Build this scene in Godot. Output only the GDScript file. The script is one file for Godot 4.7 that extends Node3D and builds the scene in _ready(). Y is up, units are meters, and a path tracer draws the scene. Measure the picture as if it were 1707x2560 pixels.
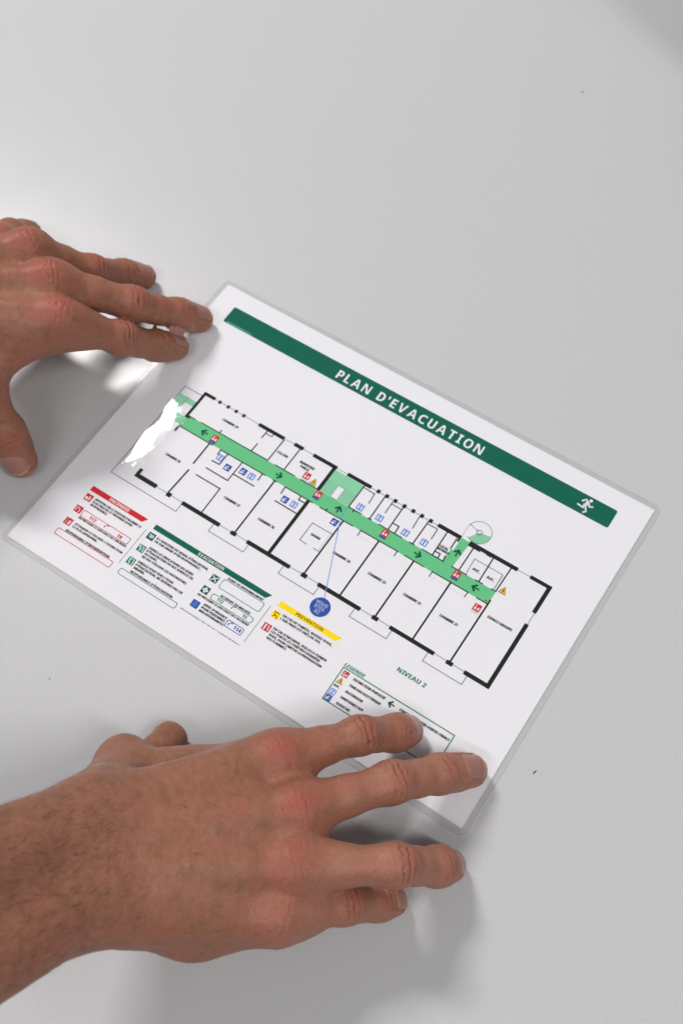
extends Node3D
# A laminated evacuation plan lying on a pale table, pressed flat by the two bare hands of one person.
# Lengths inside the builders are millimetres: x and z along the plan's long and short edges from its top left corner, y up from the table.

const MM := 0.001
var numbers := {}


# ------------------------------------------------------------------ naming helpers
func numbered(called: String) -> String:
	var n: int = numbers.get(called, 0)
	numbers[called] = n + 1
	return called if n == 0 else "%s_%03d" % [called, n]


func thing(called: String, label: String, category: String, at := Vector3.ZERO, group := "") -> Node3D:
	var o := Node3D.new()
	o.name = numbered(called)
	add_child(o, true)
	o.position = at
	o.set_meta("label", label)
	o.set_meta("category", category)
	if group:
		o.set_meta("group", group)
	return o


func obj(called: String, mesh: Mesh, material: Material, parent: Node) -> MeshInstance3D:
	var o := MeshInstance3D.new()
	o.name = called
	o.mesh = mesh
	o.material_override = material
	parent.add_child(o, true)
	return o


func lin(r: float, g: float, b: float) -> Color:
	return Color(r, g, b).linear_to_srgb()


func mat(c: Color, rough := 0.6, spec := 0.5) -> StandardMaterial3D:
	var m := StandardMaterial3D.new()
	m.albedo_color = c
	m.roughness = rough
	m.metallic_specular = spec
	return m


func noise_tex(kind: int, freq: float, sd: int, size := 512, normal := false, strength := 1.0, octaves := 3) -> NoiseTexture2D:
	var n := FastNoiseLite.new()
	n.noise_type = kind
	n.frequency = freq
	n.seed = sd
	n.fractal_octaves = octaves
	n.cellular_return_type = FastNoiseLite.RETURN_DISTANCE2_SUB
	var t := NoiseTexture2D.new()
	t.width = size
	t.height = size
	t.seamless = true
	t.noise = n
	t.as_normal_map = normal
	t.bump_strength = strength
	return t


func ramp(cols: Array, at: Array) -> Gradient:
	var g := Gradient.new()
	g.colors = PackedColorArray(cols)
	g.offsets = PackedFloat32Array(at)
	return g


# ------------------------------------------------------------------ the scene
func _ready() -> void:
	# camera: solved from the four corners of the A4 sheet
	var cam := Camera3D.new()
	cam.name = "camera"
	add_child(cam)
	cam.fov = rad_to_deg(2.0 * atan(1280.0 / 2810.0))
	var right := Vector3(0.8319261447, -0.0303305425, -0.5540568093)
	var down := Vector3(0.4807249035, -0.4592974062, 0.7469601460)
	cam.transform = Transform3D(Basis(right, -down, right.cross(-down)).orthonormalized(), Vector3(326.25, 564.29, 329.35) * MM)
	cam.near = 0.05
	cam.far = 30.0
	cam.current = true
	var ca := CameraAttributesPhysical.new()
	ca.frustum_focal_length = 26.35
	ca.frustum_focus_distance = 0.57
	ca.frustum_near = 0.05
	ca.frustum_far = 30.0
	ca.exposure_aperture = 6.3
	cam.attributes = ca
	cam.keep_aspect = Camera3D.KEEP_HEIGHT

	# room light: a pale, even surround stands for the white room; the ceiling panels do the rest
	var env := Environment.new()
	env.background_mode = Environment.BG_COLOR
	env.background_color = lin(0.98, 1.0, 1.04)
	env.background_energy_multiplier = 0.24
	env.tonemap_mode = Environment.TONE_MAPPER_LINEAR
	env.tonemap_exposure = 0.93
	env.sdfgi_enabled = true
	env.ssao_enabled = true
	env.ssil_enabled = true
	var we := WorldEnvironment.new()
	we.name = "environment"
	we.environment = env
	add_child(we)

	build_lamps()
	build_table()
	build_plan()
	build_bag()
	build_person()


# ------------------------------------------------------------------ lamps
func build_lamps() -> void:
	# the panel whose edge is mirrored in the laminate at the left of the plan
	ceiling_lamp(Vector3(-1.715, 2.4, -0.81), 0.98, 0.23, 0.0, 10.4, "long narrow ceiling light fitting up to the left, mirrored in the laminate")
	ceiling_lamp(Vector3(1.9, 2.4, 0.45), 1.3, 0.25, 0.0, 3.8, "long narrow ceiling light fitting above the right of the table")
	ceiling_lamp(Vector3(0.2, 2.4, 1.7), 1.3, 0.25, 0.0, 2.0, "long narrow ceiling light fitting behind the viewer")


func ceiling_lamp(at: Vector3, w: float, l: float, turn: float, energy: float, label: String) -> void:
	var t := thing("ceiling_lamp", label, "ceiling lamp", at)
	t.rotation.y = turn
	var frame := SurfaceTool.new()
	frame.begin(Mesh.PRIMITIVE_TRIANGLES)
	for s in [-1.0, 1.0]:
		box(frame, Vector3(s * (w * 0.5 + 0.011), 0.01, 0), Vector3(0.02, 0.05, l + 0.042))
		box(frame, Vector3(0, 0.01, s * (l * 0.5 + 0.011)), Vector3(w, 0.05, 0.02))
	box(frame, Vector3(0, 0.045, 0), Vector3(w + 0.042, 0.018, l + 0.042))
	obj("frame", done(frame), mat(lin(0.75, 0.75, 0.75), 0.5), t)
	var glow := mat(Color.WHITE, 0.6)
	glow.emission_enabled = true
	glow.emission = Color(1, 0.99, 0.97)
	glow.emission_energy_multiplier = 2.0
	var df := SurfaceTool.new()
	df.begin(Mesh.PRIMITIVE_TRIANGLES)
	box(df, Vector3(0, 0.012, 0), Vector3(w, 0.012, l))
	obj("lamp_diffuser", done(df), glow, t)
	var a := AreaLight3D.new()
	a.name = "panel_light"
	a.area_size = Vector2(w, l)
	a.light_energy = energy
	a.light_color = Color(1.0, 0.99, 0.985)
	a.shadow_enabled = true
	t.add_child(a)
	a.position = Vector3(0, -0.004, 0)
	a.rotation.x = -PI / 2


func box(st: SurfaceTool, c: Vector3, s: Vector3) -> void:
	var b := BoxMesh.new()
	b.size = s
	st.append_from(b, 0, Transform3D(Basis(), c))


func done(st: SurfaceTool) -> ArrayMesh:
	return st.commit()


# ------------------------------------------------------------------ table
func build_table() -> void:
	var t := thing("table_top", "large pale grey semi-gloss table top under the plan and the hands", "table", Vector3(0.15, 0, -0.05))
	t.set_meta("kind", "structure")
	var m := mat(lin(0.485, 0.485, 0.492), 0.24, 0.34)
	var wipe := noise_tex(FastNoiseLite.TYPE_SIMPLEX_SMOOTH, 0.006, 41, 1024, false, 1.0, 5)
	wipe.color_ramp = ramp([Color(0.93, 0.93, 0.93), Color(1, 1, 1)], [0.25, 0.75])
	m.roughness_texture = wipe
	var tone := noise_tex(FastNoiseLite.TYPE_SIMPLEX_SMOOTH, 0.12, 3, 1024, false, 1.0, 4)
	tone.color_ramp = ramp([Color(0.985, 0.985, 0.985), Color(1, 1, 1)], [0.3, 0.7])
	m.albedo_texture = tone
	m.normal_enabled = true
	m.normal_texture = noise_tex(FastNoiseLite.TYPE_SIMPLEX_SMOOTH, 0.2, 5, 1024, true, 6.0)
	m.normal_scale = 0.003
	m.uv1_triplanar = true
	m.uv1_scale = Vector3.ONE * 4.0
	# slab with rounded edges: one section swept round a rectangle
	var st := SurfaceTool.new()
	st.begin(Mesh.PRIMITIVE_TRIANGLES)
	st.set_smooth_group(-1)
	var hx := 1.1
	var hz := 0.75
	var prof := [[-0.02, 0.0], [-0.003, 0.0], [-0.0008, -0.0008], [0.0, -0.003], [0.0, -0.022], [-0.003, -0.025], [-0.02, -0.025]]
	var ring := []
	for i in 32:
		var ph := TAU * i / 32.0 + PI / 32.0
		ring.append(Vector2(cos(ph), sin(ph)))
	var loops := []
	for p in prof:
		var lp := []
		for d in ring:
			var r: float = 0.04 + float(p[0])
			lp.append(Vector3(signf(d.x) * (hx - 0.04) + d.x * r, p[1], signf(d.y) * (hz - 0.04) + d.y * r))
		loops.append(lp)
	for k in loops.size() - 1:
		for i in 32:
			quad(st, loops[k][i], loops[k][(i + 1) % 32], loops[k + 1][(i + 1) % 32], loops[k + 1][i])
	for e in [[0, false], [loops.size() - 1, true]]:
		var lp: Array = loops[e[0]]
		var c := Vector3(0, lp[0].y, 0)
		for i in 32:
			tri(st, c, lp[i], lp[(i + 1) % 32], e[1])
	st.generate_normals()
	obj("slab", done(st), m, t)
	# specks of dirt on the table
	var dark := mat(lin(0.05, 0.045, 0.04), 0.8)
	var tan := mat(lin(0.3, 0.26, 0.2), 0.8)
	var rng := RandomNumberGenerator.new()
	rng.seed = 11
	for s in [[108.8, -267.9, 1.6, 1.2, 0], [313.2, 165.7, 1.5, 0.45, 1], [75.3, 262.0, 1.3, 0.2, 1], [334.0, 46.0, 0.35, 0.3, 0]]:
		var q := SurfaceTool.new()
		q.begin(Mesh.PRIMITIVE_TRIANGLES)
		var turn := rng.randf() * TAU
		var rim := []
		for i in 7:
			var a := TAU * i / 7.0
			var v := Vector2(cos(a) * s[2], sin(a) * s[3]).rotated(turn) * rng.randf_range(0.75, 1.1)
			rim.append(Vector3(s[0] + v.x, 0.05, s[1] + v.y) * MM - t.position)
		var top := Vector3(s[0], 0.22, s[1]) * MM - t.position
		for i in 7:
			tri(q, top, rim[i], rim[(i + 1) % 7], false)
		q.generate_normals()
		obj("speck", done(q), dark if s[4] else tan, t)


func tri(st: SurfaceTool, a: Vector3, b: Vector3, c: Vector3, flip := false) -> void:
	st.add_vertex(a)
	st.add_vertex(c if flip else b)
	st.add_vertex(b if flip else c)


func quad(st: SurfaceTool, a: Vector3, b: Vector3, c: Vector3, d: Vector3) -> void:
	for v in [a, b, c, a, c, d]:
		st.add_vertex(v)


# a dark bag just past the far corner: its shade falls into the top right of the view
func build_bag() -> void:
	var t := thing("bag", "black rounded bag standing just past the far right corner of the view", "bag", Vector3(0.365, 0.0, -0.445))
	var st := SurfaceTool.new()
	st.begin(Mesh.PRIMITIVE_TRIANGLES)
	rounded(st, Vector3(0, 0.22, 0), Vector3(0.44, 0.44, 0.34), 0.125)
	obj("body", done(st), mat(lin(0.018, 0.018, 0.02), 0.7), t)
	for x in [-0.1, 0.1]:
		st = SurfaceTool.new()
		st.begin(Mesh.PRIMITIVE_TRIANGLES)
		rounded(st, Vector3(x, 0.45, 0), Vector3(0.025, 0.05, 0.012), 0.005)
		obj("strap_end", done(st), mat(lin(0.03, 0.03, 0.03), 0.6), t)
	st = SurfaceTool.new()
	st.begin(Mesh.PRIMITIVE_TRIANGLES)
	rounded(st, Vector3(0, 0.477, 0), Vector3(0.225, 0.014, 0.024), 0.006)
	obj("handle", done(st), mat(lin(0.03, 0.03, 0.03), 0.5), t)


# a box whose edges are rounded: a cube of points pushed out from an inner box
func rounded(st: SurfaceTool, c: Vector3, s: Vector3, r: float) -> void:
	var inner := s * 0.5 - Vector3.ONE * r
	var n := 8
	for f in 6:
		var ax := f / 2
		var sg := 1.0 if f % 2 else -1.0
		var g := []
		for j in n + 1:
			for i in n + 1:
				var p := Vector3.ZERO
				p[ax] = sg
				p[(ax + 1) % 3] = -1.0 + 2.0 * i / n
				p[(ax + 2) % 3] = -1.0 + 2.0 * j / n
				var q := Vector3.ZERO
				for k in 3:
					var half := s[k] * 0.5
					# rows crowd into the rounding
					var v: float = p[k]
					q[k] = signf(v) * (half * absf(v) if absf(v) >= 1.0 else (inner[k] * absf(v) / 0.75 if absf(v) <= 0.75 else inner[k] + r * (absf(v) - 0.75) / 0.25))
				var core := q.clamp(-inner, inner)
				g.append([c + core + (q - core).normalized() * r, (q - core).normalized()])
		for j in n:
			for i in n:
				var a := j * (n + 1) + i
				var ids := [a, a + 1, a + n + 2, a, a + n + 2, a + n + 1] if sg < 0 else [a, a + n + 2, a + 1, a, a + n + 1, a + n + 2]
				for k in ids:
					st.set_normal(g[k][1])
					st.add_vertex(g[k][0])


# ------------------------------------------------------------------ the laminated plan
const Y_PAPER := 0.45
const INK := {
	"black": [0.012, 0.012, 0.013], "text": [0.02, 0.02, 0.022], "green": [0.0, 0.104, 0.062], "dark_green": [0.0, 0.07, 0.042], "corridor": [0.115, 0.46, 0.205], "stair": [0.21, 0.53, 0.32],
	"teal": [0.012, 0.2, 0.125], "red": [0.5, 0.016, 0.022], "blue": [0.022, 0.075, 0.33], "light_blue": [0.12, 0.24, 0.62], "yellow": [0.85, 0.62, 0.0], "amber": [0.7, 0.43, 0.01], "grey": [0.25, 0.26, 0.3], "pale_grey": [0.55, 0.55, 0.57],
	"white": [0.70, 0.695, 0.725], "mid_grey": [0.16, 0.165, 0.19], "tint_green": [0.1, 0.36, 0.26],
}
var inks := {}
var plan: Node3D
var pen: SurfaceTool
var pen_y := 0.5
var fonts := {}


func ink(n: String) -> StandardMaterial3D:
	if not inks.has(n):
		var c: Array = INK[n]
		inks[n] = mat(lin(c[0], c[1], c[2]), 0.75, 0.2)
	return inks[n]


func pick(y: float) -> void:
	pen = SurfaceTool.new()
	pen.begin(Mesh.PRIMITIVE_TRIANGLES)
	pen_y = Y_PAPER + y


func lay(called: String, color: String, parent: Node = null) -> MeshInstance3D:
	var o := obj(called, pen.commit(), ink(color), parent if parent else plan)
	if called in ["stair_line", "window_line", "balcony_line", "outer_wall", "inner_wall", "partition_line", "closet_line", "room_name", "instruction_text", "small_print", "legend_text", "column_rule", "fire_box", "evacuation_box", "pictogram_mark", "title_lettering", "heading_lettering", "extinguisher_mark", "washroom_figure", "shower_mark", "marker_lettering"]:
		o.set_meta("kind", "stuff")
	return o


func dot(x: float, z: float) -> void:
	pen.set_normal(Vector3.UP)
	pen.add_vertex(Vector3(x, pen_y, z) * MM)


func rect(x0: float, z0: float, x1: float, z1: float) -> void:
	dot(x0, z0)
	dot(x1, z0)
	dot(x1, z1)
	dot(x0, z0)
	dot(x1, z1)
	dot(x0, z1)


func line(x0: float, z0: float, x1: float, z1: float, w: float) -> void:
	var d := Vector2(x1 - x0, z1 - z0).normalized() * w * 0.5
	var n := Vector2(-d.y, d.x)
	var a := Vector2(x0, z0) - d
	var b := Vector2(x1, z1) + d
	dot(a.x - n.x, a.y - n.y)
	dot(b.x - n.x, b.y - n.y)
	dot(b.x + n.x, b.y + n.y)
	dot(a.x - n.x, a.y - n.y)
	dot(b.x + n.x, b.y + n.y)
	dot(a.x + n.x, a.y + n.y)


func path(pts: Array, w: float, closed := false) -> void:
	for i in pts.size() - (0 if closed else 1):
		var a: Array = pts[i]
		var b: Array = pts[(i + 1) % pts.size()]
		line(a[0], a[1], b[0], b[1], w)


func shape(pts: Array) -> void:
	var p := PackedVector2Array()
	for q in pts:
		p.append(Vector2(q[0], q[1]))
	var t := Geometry2D.triangulate_polygon(p)
	for i in range(0, t.size(), 3):
		var a := p[t[i]]
		var b := p[t[i + 1]]
		var c := p[t[i + 2]]
		if (b - a).cross(c - a) < 0:
			var k := b
			b = c
			c = k
		dot(a.x, a.y)
		dot(b.x, b.y)
		dot(c.x, c.y)


func disc(x: float, z: float, r: float, n := 28) -> void:
	for i in n:
		var a := TAU * i / n
		var b := TAU * (i + 1) / n
		dot(x, z)
		dot(x + cos(a) * r, z + sin(a) * r)
		dot(x + cos(b) * r, z + sin(b) * r)


func arc(x: float, z: float, r: float, from: float, to: float, w: float, n := 24) -> void:
	for i in n:
		var a := lerpf(from, to, float(i) / n)
		var b := lerpf(from, to, float(i + 1) / n)
		line(x + cos(a) * r, z + sin(a) * r, x + cos(b) * r, z + sin(b) * r, w)


func round_box(x0: float, z0: float, x1: float, z1: float, r: float, w: float) -> void:
	line(x0 + r, z0, x1 - r, z0, w)
	line(x0 + r, z1, x1 - r, z1, w)
	line(x0, z0 + r, x0, z1 - r, w)
	line(x1, z0 + r, x1, z1 - r, w)
	arc(x0 + r, z0 + r, r, PI, PI * 1.5, w, 6)
	arc(x1 - r, z0 + r, r, PI * 1.5, TAU, w, 6)
	arc(x1 - r, z1 - r, r, 0, PI * 0.5, w, 6)
	arc(x0 + r, z1 - r, r, PI * 0.5, PI, w, 6)


func round_rect(x0: float, z0: float, x1: float, z1: float, r: float) -> void:
	var pts := []
	for k in [[x1 - r, z0 + r, -PI / 2], [x1 - r, z1 - r, 0.0], [x0 + r, z1 - r, PI / 2], [x0 + r, z0 + r, PI]]:
		for i in 6:
			var a: float = k[2] + PI / 2 * i / 5.0
			pts.append([k[0] + cos(a) * r, k[1] + sin(a) * r])
	shape(pts)


func arrays_of(s: String, bold: bool) -> Array:
	var key := s + str(bold)
	if not fonts.has(key):
		if not fonts.has(bold):
			var f := SystemFont.new()
			f.font_names = PackedStringArray(["Droid Sans"])
			f.font_weight = 700 if bold else 400
			fonts[bold] = f
		var t := TextMesh.new()
		t.font = fonts[bold]
		t.font_size = 48
		t.pixel_size = 0.01
		t.depth = 0.0
		t.curve_step = 1.5
		t.text = s
		var v: PackedVector3Array = t.surface_get_arrays(0)[Mesh.ARRAY_VERTEX]
		var ix: PackedInt32Array = t.surface_get_arrays(0)[Mesh.ARRAY_INDEX] if t.surface_get_arrays(0)[Mesh.ARRAY_INDEX] else PackedInt32Array()
		var out := PackedVector3Array()
		if ix.size():
			for i in ix:
				out.append(v[i])
		else:
			out = v
		fonts[key] = [out, t.get_aabb()]
	return fonts[key]


# text whose capitals stand on the line z, from x0 to x1, cap height h; shear leans it
func text(s: String, x0: float, z: float, x1: float, h: float, bold := true, lean := 0.0) -> void:
	var got := arrays_of(s, bold)
	var v: PackedVector3Array = got[0]
	var cap: AABB = arrays_of("H", bold)[1]
	var lo := 1e9
	var hi := -1e9
	for p in v:
		lo = minf(lo, p.x)
		hi = maxf(hi, p.x)
	var kx := (x1 - x0) / maxf(hi - lo, 1e-6)
	var ky := h / cap.size.y
	for i in range(0, v.size(), 3):
		for j in 3:
			var p := v[i + j]
			var up := (p.y - cap.position.y) * ky
			dot(x0 + (p.x - lo) * kx + up * lean, z - up)
	if bold and (h < 1.8 or (h > 1.95 and h < 2.7)):
		for side in [-0.09, 0.09]:
			pen_y += 0.006
			for i in v.size():
				var p := v[i]
				var up := (p.y - cap.position.y) * ky
				dot(x0 + (p.x - lo) * kx + up * lean + side, z - up)
		pen_y -= 0.012


# letters set one by one over x0..x1 with even gaps
func spaced(s: String, x0: float, z: float, x1: float, h: float, gap: float, bold := true) -> void:
	var total := 0.0
	var ws := []
	for ch in s:
		var w := 0.0
		if ch == " ":
			w = h * 0.34
		else:
			var lo := 1e9
			var hi := -1e9
			for p in arrays_of(ch, bold)[0]:
				lo = minf(lo, p.x)
				hi = maxf(hi, p.x)
			w = (hi - lo) * h / arrays_of("H", bold)[1].size.y
		ws.append(w)
		total += w
	var k := (x1 - x0 - gap * (s.length() - 1)) / total
	var x := x0
	for i in s.length():
		if s[i] != " ":
			text(s[i], x, z, x + ws[i] * k, h, bold)
		x += ws[i] * k + gap


func build_plan() -> void:
	plan = thing("evacuation_plan", "laminated white evacuation plan with green title banner, held flat by two hands", "plan")
	# the sheet itself: corners measured from the photograph
	var st := SurfaceTool.new()
	st.begin(Mesh.PRIMITIVE_TRIANGLES)
	st.set_smooth_group(-1)
	var top := [Vector3(0.19, Y_PAPER, -0.42), Vector3(297.05, Y_PAPER, 0.15), Vector3(296.88, Y_PAPER, 209.79), Vector3(0.01, Y_PAPER, 210.46)]
	quad(st, top[0] * MM, top[1] * MM, top[2] * MM, top[3] * MM)
	var low := Vector3(0, -0.12, 0)
	quad(st, (top[3] + low) * MM, (top[2] + low) * MM, (top[1] + low) * MM, (top[0] + low) * MM)
	for i in 4:
		var a: Vector3 = top[i]
		var b: Vector3 = top[(i + 1) % 4]
		quad(st, (b) * MM, (a) * MM, (a + low) * MM, (b + low) * MM)
	st.generate_normals()
	var pm := mat(lin(0.70, 0.693, 0.725), 0.8, 0.2)
	obj("paper_sheet", done(st), pm, plan)
	print_banner()
	print_floor_plan()
	print_icons()
	print_instructions()
	print_legend()
	laminate()


func print_banner() -> void:
	pick(0.04)
	round_rect(14.1, 11.7, 280.2, 24.4, 1.2)
	var b := lay("title_banner", "green")
	pick(0.08)
	spaced("PLAN D'EVACUATION", 96.2, 22.0, 197.0, 6.3, 1.75)
	lay("title_lettering", "white", b)
	pick(0.08)
	disc(264.6, 14.1, 1.0, 16)
	for s in [[[263.6, 15.6], [262.0, 14.6], [260.5, 16.4]], [[264.2, 15.9], [265.3, 17.9], [267.0, 17.2]], [[262.3, 18.2], [262.6, 20.2], [259.3, 19.7]], [[263.0, 18.3], [265.2, 21.6], [264.0, 22.8]]]:
		path(s, 0.95)
	shape([[262.6, 15.6], [264.6, 15.4], [264.0, 18.4], [262.0, 18.9]])
	lay("running_figure", "white", b)
	pick(0.08)
	var rng := RandomNumberGenerator.new()
	rng.seed = 5
	var x := 16.5
	while x < 35.0:
		var w := rng.randf_range(1.2, 2.6)
		rect(x, 23.0, x + w, 23.75)
		x += w + 0.25
	lay("small_print", "tint_green", b)


func print_floor_plan() -> void:
	# green escape route
	pick(0.03)
	rect(37.4, 91.2, 247.6, 99.9)
	shape([[213.9, 91.3], [213.9, 82.4], [215.4, 82.2], [215.4, 73.2], [221.0, 73.2], [220.2, 91.3]])
	lay("escape_corridor", "corridor")
	pick(0.03)
	rect(132.0, 75.0, 152.0, 91.1)
	lay("stairwell", "stair")
	pick(0.03)
	shape([[24.4, 81.3], [36.4, 81.3], [36.4, 85.0], [30.3, 85.0], [30.3, 93.0], [37.3, 93.0], [37.3, 99.0], [24.4, 99.0]])
	lay("outside_stair", "stair")
	pick(0.05)
	shape([[139.4, 82.8], [143.7, 82.8], [143.7, 91.1], [139.4, 91.1]])
	lay("stairwell_opening", "white")
	# spiral stair: outer circle, newel, the green flight
	var c := Vector2(222.0, 65.2)
	pick(0.03)
	var fan := [[c.x, c.y]]
	for i in 15:
		var a := lerpf(-0.15, 2.1, i / 14.0)
		fan.append([c.x + cos(a) * 7.0, c.y + sin(a) * 7.0])
	shape(fan)
	lay("spiral_stair", "stair")
	pick(0.06)
	arc(c.x, c.y, 7.0, -PI * 0.93, 2.2, 0.4, 40)
	arc(c.x, c.y, 1.5, 0, TAU, 0.45, 20)
	for i in 6:
		var a := lerpf(-0.15, 2.1, i / 5.0)
		line(c.x + cos(a) * 1.6, c.y + sin(a) * 1.6, c.x + cos(a) * 7.0, c.y + sin(a) * 7.0, 0.18)
	line(c.x - 1.3, c.y - 0.4, 214.9, 63.2, 0.45)
	line(214.9, 63.2, 214.9, 72.3, 0.3)
	# stair treads
	for i in 7:
		var z := 83.0 + i * 1.15
		line(132.3, z, 139.3, z, 0.17)
		line(143.8, z, 151.6, z, 0.17)
	line(139.4, 82.8, 143.7, 82.8, 0.35)
	line(139.4, 91.1, 143.7, 91.1, 0.35)
	line(139.4, 82.8, 139.4, 91.1, 0.35)
	line(143.7, 82.8, 143.7, 91.1, 0.35)
	line(140.6, 75.4, 140.6, 82.6, 0.15)
	line(143.0, 75.4, 143.0, 82.6, 0.15)
	line(30.3, 81.2, 30.3, 91.5, 0.6)
	line(30.3, 91.5, 36.2, 91.8, 0.3)
	lay("stair_line", "grey")
	# thick outer walls
	pick(0.06)
	for r in [[36.4, 72.4, 44.8, 74.6], [36.4, 72.4, 38.3, 93.2], [37.0, 91.4, 39.9, 93.0], [77.0, 72.6, 95.4, 75.0], [102.4, 72.4, 108.8, 74.8], [115.9, 72.5, 132.4, 74.9], [130.0, 72.5, 132.2, 91.4], [139.6, 72.4, 155.9, 74.8], [200.2, 72.2, 215.2, 74.7], [214.0, 74.6, 215.2, 76.6], [220.6, 72.2, 251.1, 74.7], [220.6, 74.6, 228.2, 75.5], [258.8, 72.2, 272.0, 74.5], [269.6, 72.2, 272.0, 90.9], [269.7, 98.5, 272.1, 141.1], [256.5, 138.6, 272.1, 141.1], [210.3, 138.6, 238.2, 141.0], [163.9, 138.6, 191.6, 141.1], [116.0, 138.7, 145.3, 141.2], [70.5, 138.8, 97.2, 141.4], [36.3, 138.4, 51.9, 141.2], [36.3, 135.0, 38.6, 141.2], [199.1, 138.5, 203.0, 141.0], [245.6, 138.6, 249.6, 141.0], [152.9, 138.4, 156.5, 141.1], [104.9, 138.8, 108.7, 141.3], [59.4, 138.6, 62.6, 141.5], [129.4, 100.0, 131.6, 139.0], [37.0, 100.6, 38.4, 104.2]]:
		rect(r[0], r[1], r[2], r[3])
	for x in [48.4, 54.6, 60.4, 66.0]:
		rect(x - 0.95, 72.6, x + 0.95, 74.9)
	for x in [160.7, 166.4, 172.0, 178.1, 184.0, 189.7, 195.5]:
		rect(x - 1.1, 72.3, x + 1.1, 74.8)
	lay("outer_wall", "black")
	# glazing and balcony lines
	pick(0.05)
	for l in [[44.8, 73.6, 77.0, 73.8], [95.4, 73.8, 102.4, 73.6], [108.8, 73.6, 115.9, 73.7], [132.4, 73.8, 139.6, 73.7], [155.9, 73.8, 200.2, 73.8], [251.1, 73.4, 258.8, 73.4], [271.2, 90.9, 271.2, 98.5], [249.6, 139.6, 256.5, 139.6], [238.2, 139.4, 245.6, 139.5], [203.0, 139.4, 210.3, 139.6], [191.6, 139.6, 199.1, 139.6], [156.5, 139.5, 163.9, 139.6], [145.3, 139.7, 152.9, 139.6], [108.7, 139.8, 116.0, 139.8], [97.2, 139.9, 104.9, 139.9], [62.6, 139.8, 70.5, 139.9], [51.9, 139.8, 59.4, 139.8]]:
		line(l[0], l[1], l[2], l[3], 0.5)
	for b in [[94.0, 118.1], [142.0, 165.4], [188.8, 212.4], [235.1, 259.0]]:
		path([[b[0], 141.3], [b[0], 146.4], [b[1], 146.4], [b[1], 141.2]], 0.6)
	lay("window_line", "grey")
	pick(0.055)
	path([[36.6, 75.8], [23.7, 75.8], [23.5, 146.4], [71.0, 146.5], [70.9, 141.2]], 0.5)
	lay("balcony_line", "mid_grey")
	# inner walls
	pick(0.07)
	for l in [[60.3, 100.5, 60.4, 115.7], [60.7, 121.0, 59.9, 138.5], [106.9, 100.0, 107.1, 138.8], [154.2, 100.6, 154.1, 138.0], [177.8, 100.2, 177.8, 138.4], [200.6, 100.0, 200.6, 138.4], [224.3, 99.8, 224.3, 138.4], [247.6, 97.4, 247.5, 138.5]]:
		line(l[0], l[1], l[2], l[3], 1.0)
	for l in [[37.6, 100.0, 62.2, 100.1], [68.2, 100.1, 100.0, 99.9], [105.8, 99.9, 108.2, 99.9], [114.2, 99.9, 133.0, 99.9], [138.4, 100.1, 160.4, 99.9], [165.6, 99.8, 190.0, 99.6], [194.6, 99.6, 206.8, 99.7], [212.4, 99.7, 235.2, 99.7], [240.7, 99.9, 247.6, 99.9], [38.5, 91.4, 43.0, 91.4], [47.4, 91.2, 95.6, 91.0], [101.0, 91.1, 114.6, 91.1], [119.0, 91.2, 131.4, 91.2], [152.2, 91.0, 160.2, 91.0], [165.0, 91.0, 167.0, 91.1], [172.2, 91.1, 187.4, 91.2], [192.4, 91.2, 195.4, 91.2], [200.6, 91.1, 214.2, 91.1], [219.9, 91.2, 229.0, 91.2], [234.8, 91.1, 239.0, 91.1], [244.8, 91.0, 247.2, 91.0]]:
		line(l[0], l[1], l[2], l[3], 0.65)
	for l in [[68.4, 100.2, 68.7, 103.4], [73.6, 100.4, 73.6, 108.4], [73.6, 108.4, 68.4, 108.6], [84.0, 100.4, 83.9, 114.4], [83.9, 114.4, 68.4, 114.3], [84.0, 109.2, 98.7, 109.2], [98.3, 100.2, 98.5, 104.6], [66.4, 121.1, 83.4, 121.1], [83.4, 121.1, 83.7, 138.4], [114.2, 100.1, 114.6, 104.5], [125.2, 100.2, 125.4, 102.6], [125.4, 102.6, 130.1, 102.4], [114.6, 110.4, 129.6, 110.5], [84.0, 75.0, 83.8, 80.3], [84.0, 85.2, 83.9, 90.9], [95.7, 74.8, 95.6, 91.0], [107.2, 74.6, 107.1, 91.0], [152.0, 74.8, 151.8, 91.0], [165.6, 74.6, 165.9, 91.1], [178.0, 74.6, 178.2, 91.1], [194.6, 74.6, 194.5, 91.0], [206.9, 74.6, 207.2, 91.0], [213.4, 75.4, 213.6, 82.2], [178.7, 86.2, 182.4, 86.2], [182.4, 86.2, 182.6, 91.0], [207.0, 88.3, 210.5, 88.2], [210.5, 88.2, 210.7, 91.0], [213.6, 87.8, 214.1, 91.2], [60.9, 89.2, 60.9, 91.0], [224.1, 75.0, 224.2, 91.1], [236.4, 75.0, 236.8, 91.0], [247.6, 75.0, 247.4, 91.0], [142.3, 98.8, 142.3, 99.9], [155.4, 91.0, 155.6, 92.2], [232.0, 74.6, 234.8, 74.8]]:
		line(l[0], l[1], l[2], l[3], 0.75)
	lay("inner_wall", "black")
	pick(0.065)
	for l in [[159.6, 75.9, 160.2, 82.9], [171.1, 75.2, 171.3, 83.1], [188.8, 75.0, 189.3, 83.0], [201.4, 76.2, 201.6, 83.0], [152.2, 75.9, 159.7, 76.2], [171.1, 76.3, 177.7, 76.3], [194.7, 76.1, 200.9, 75.9], [88.3, 75.2, 88.4, 76.7], [84.6, 76.7, 88.4, 76.7], [165.8, 100.0, 165.9, 103.2], [189.8, 99.8, 189.8, 103.0], [212.5, 99.8, 212.5, 103.0], [235.0, 99.8, 234.9, 103.0]]:
		line(l[0], l[1], l[2], l[3], 0.55)
	path([[145.0, 123.3], [140.4, 123.1], [140.4, 110.5], [153.4, 110.4]], 0.4)
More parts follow.
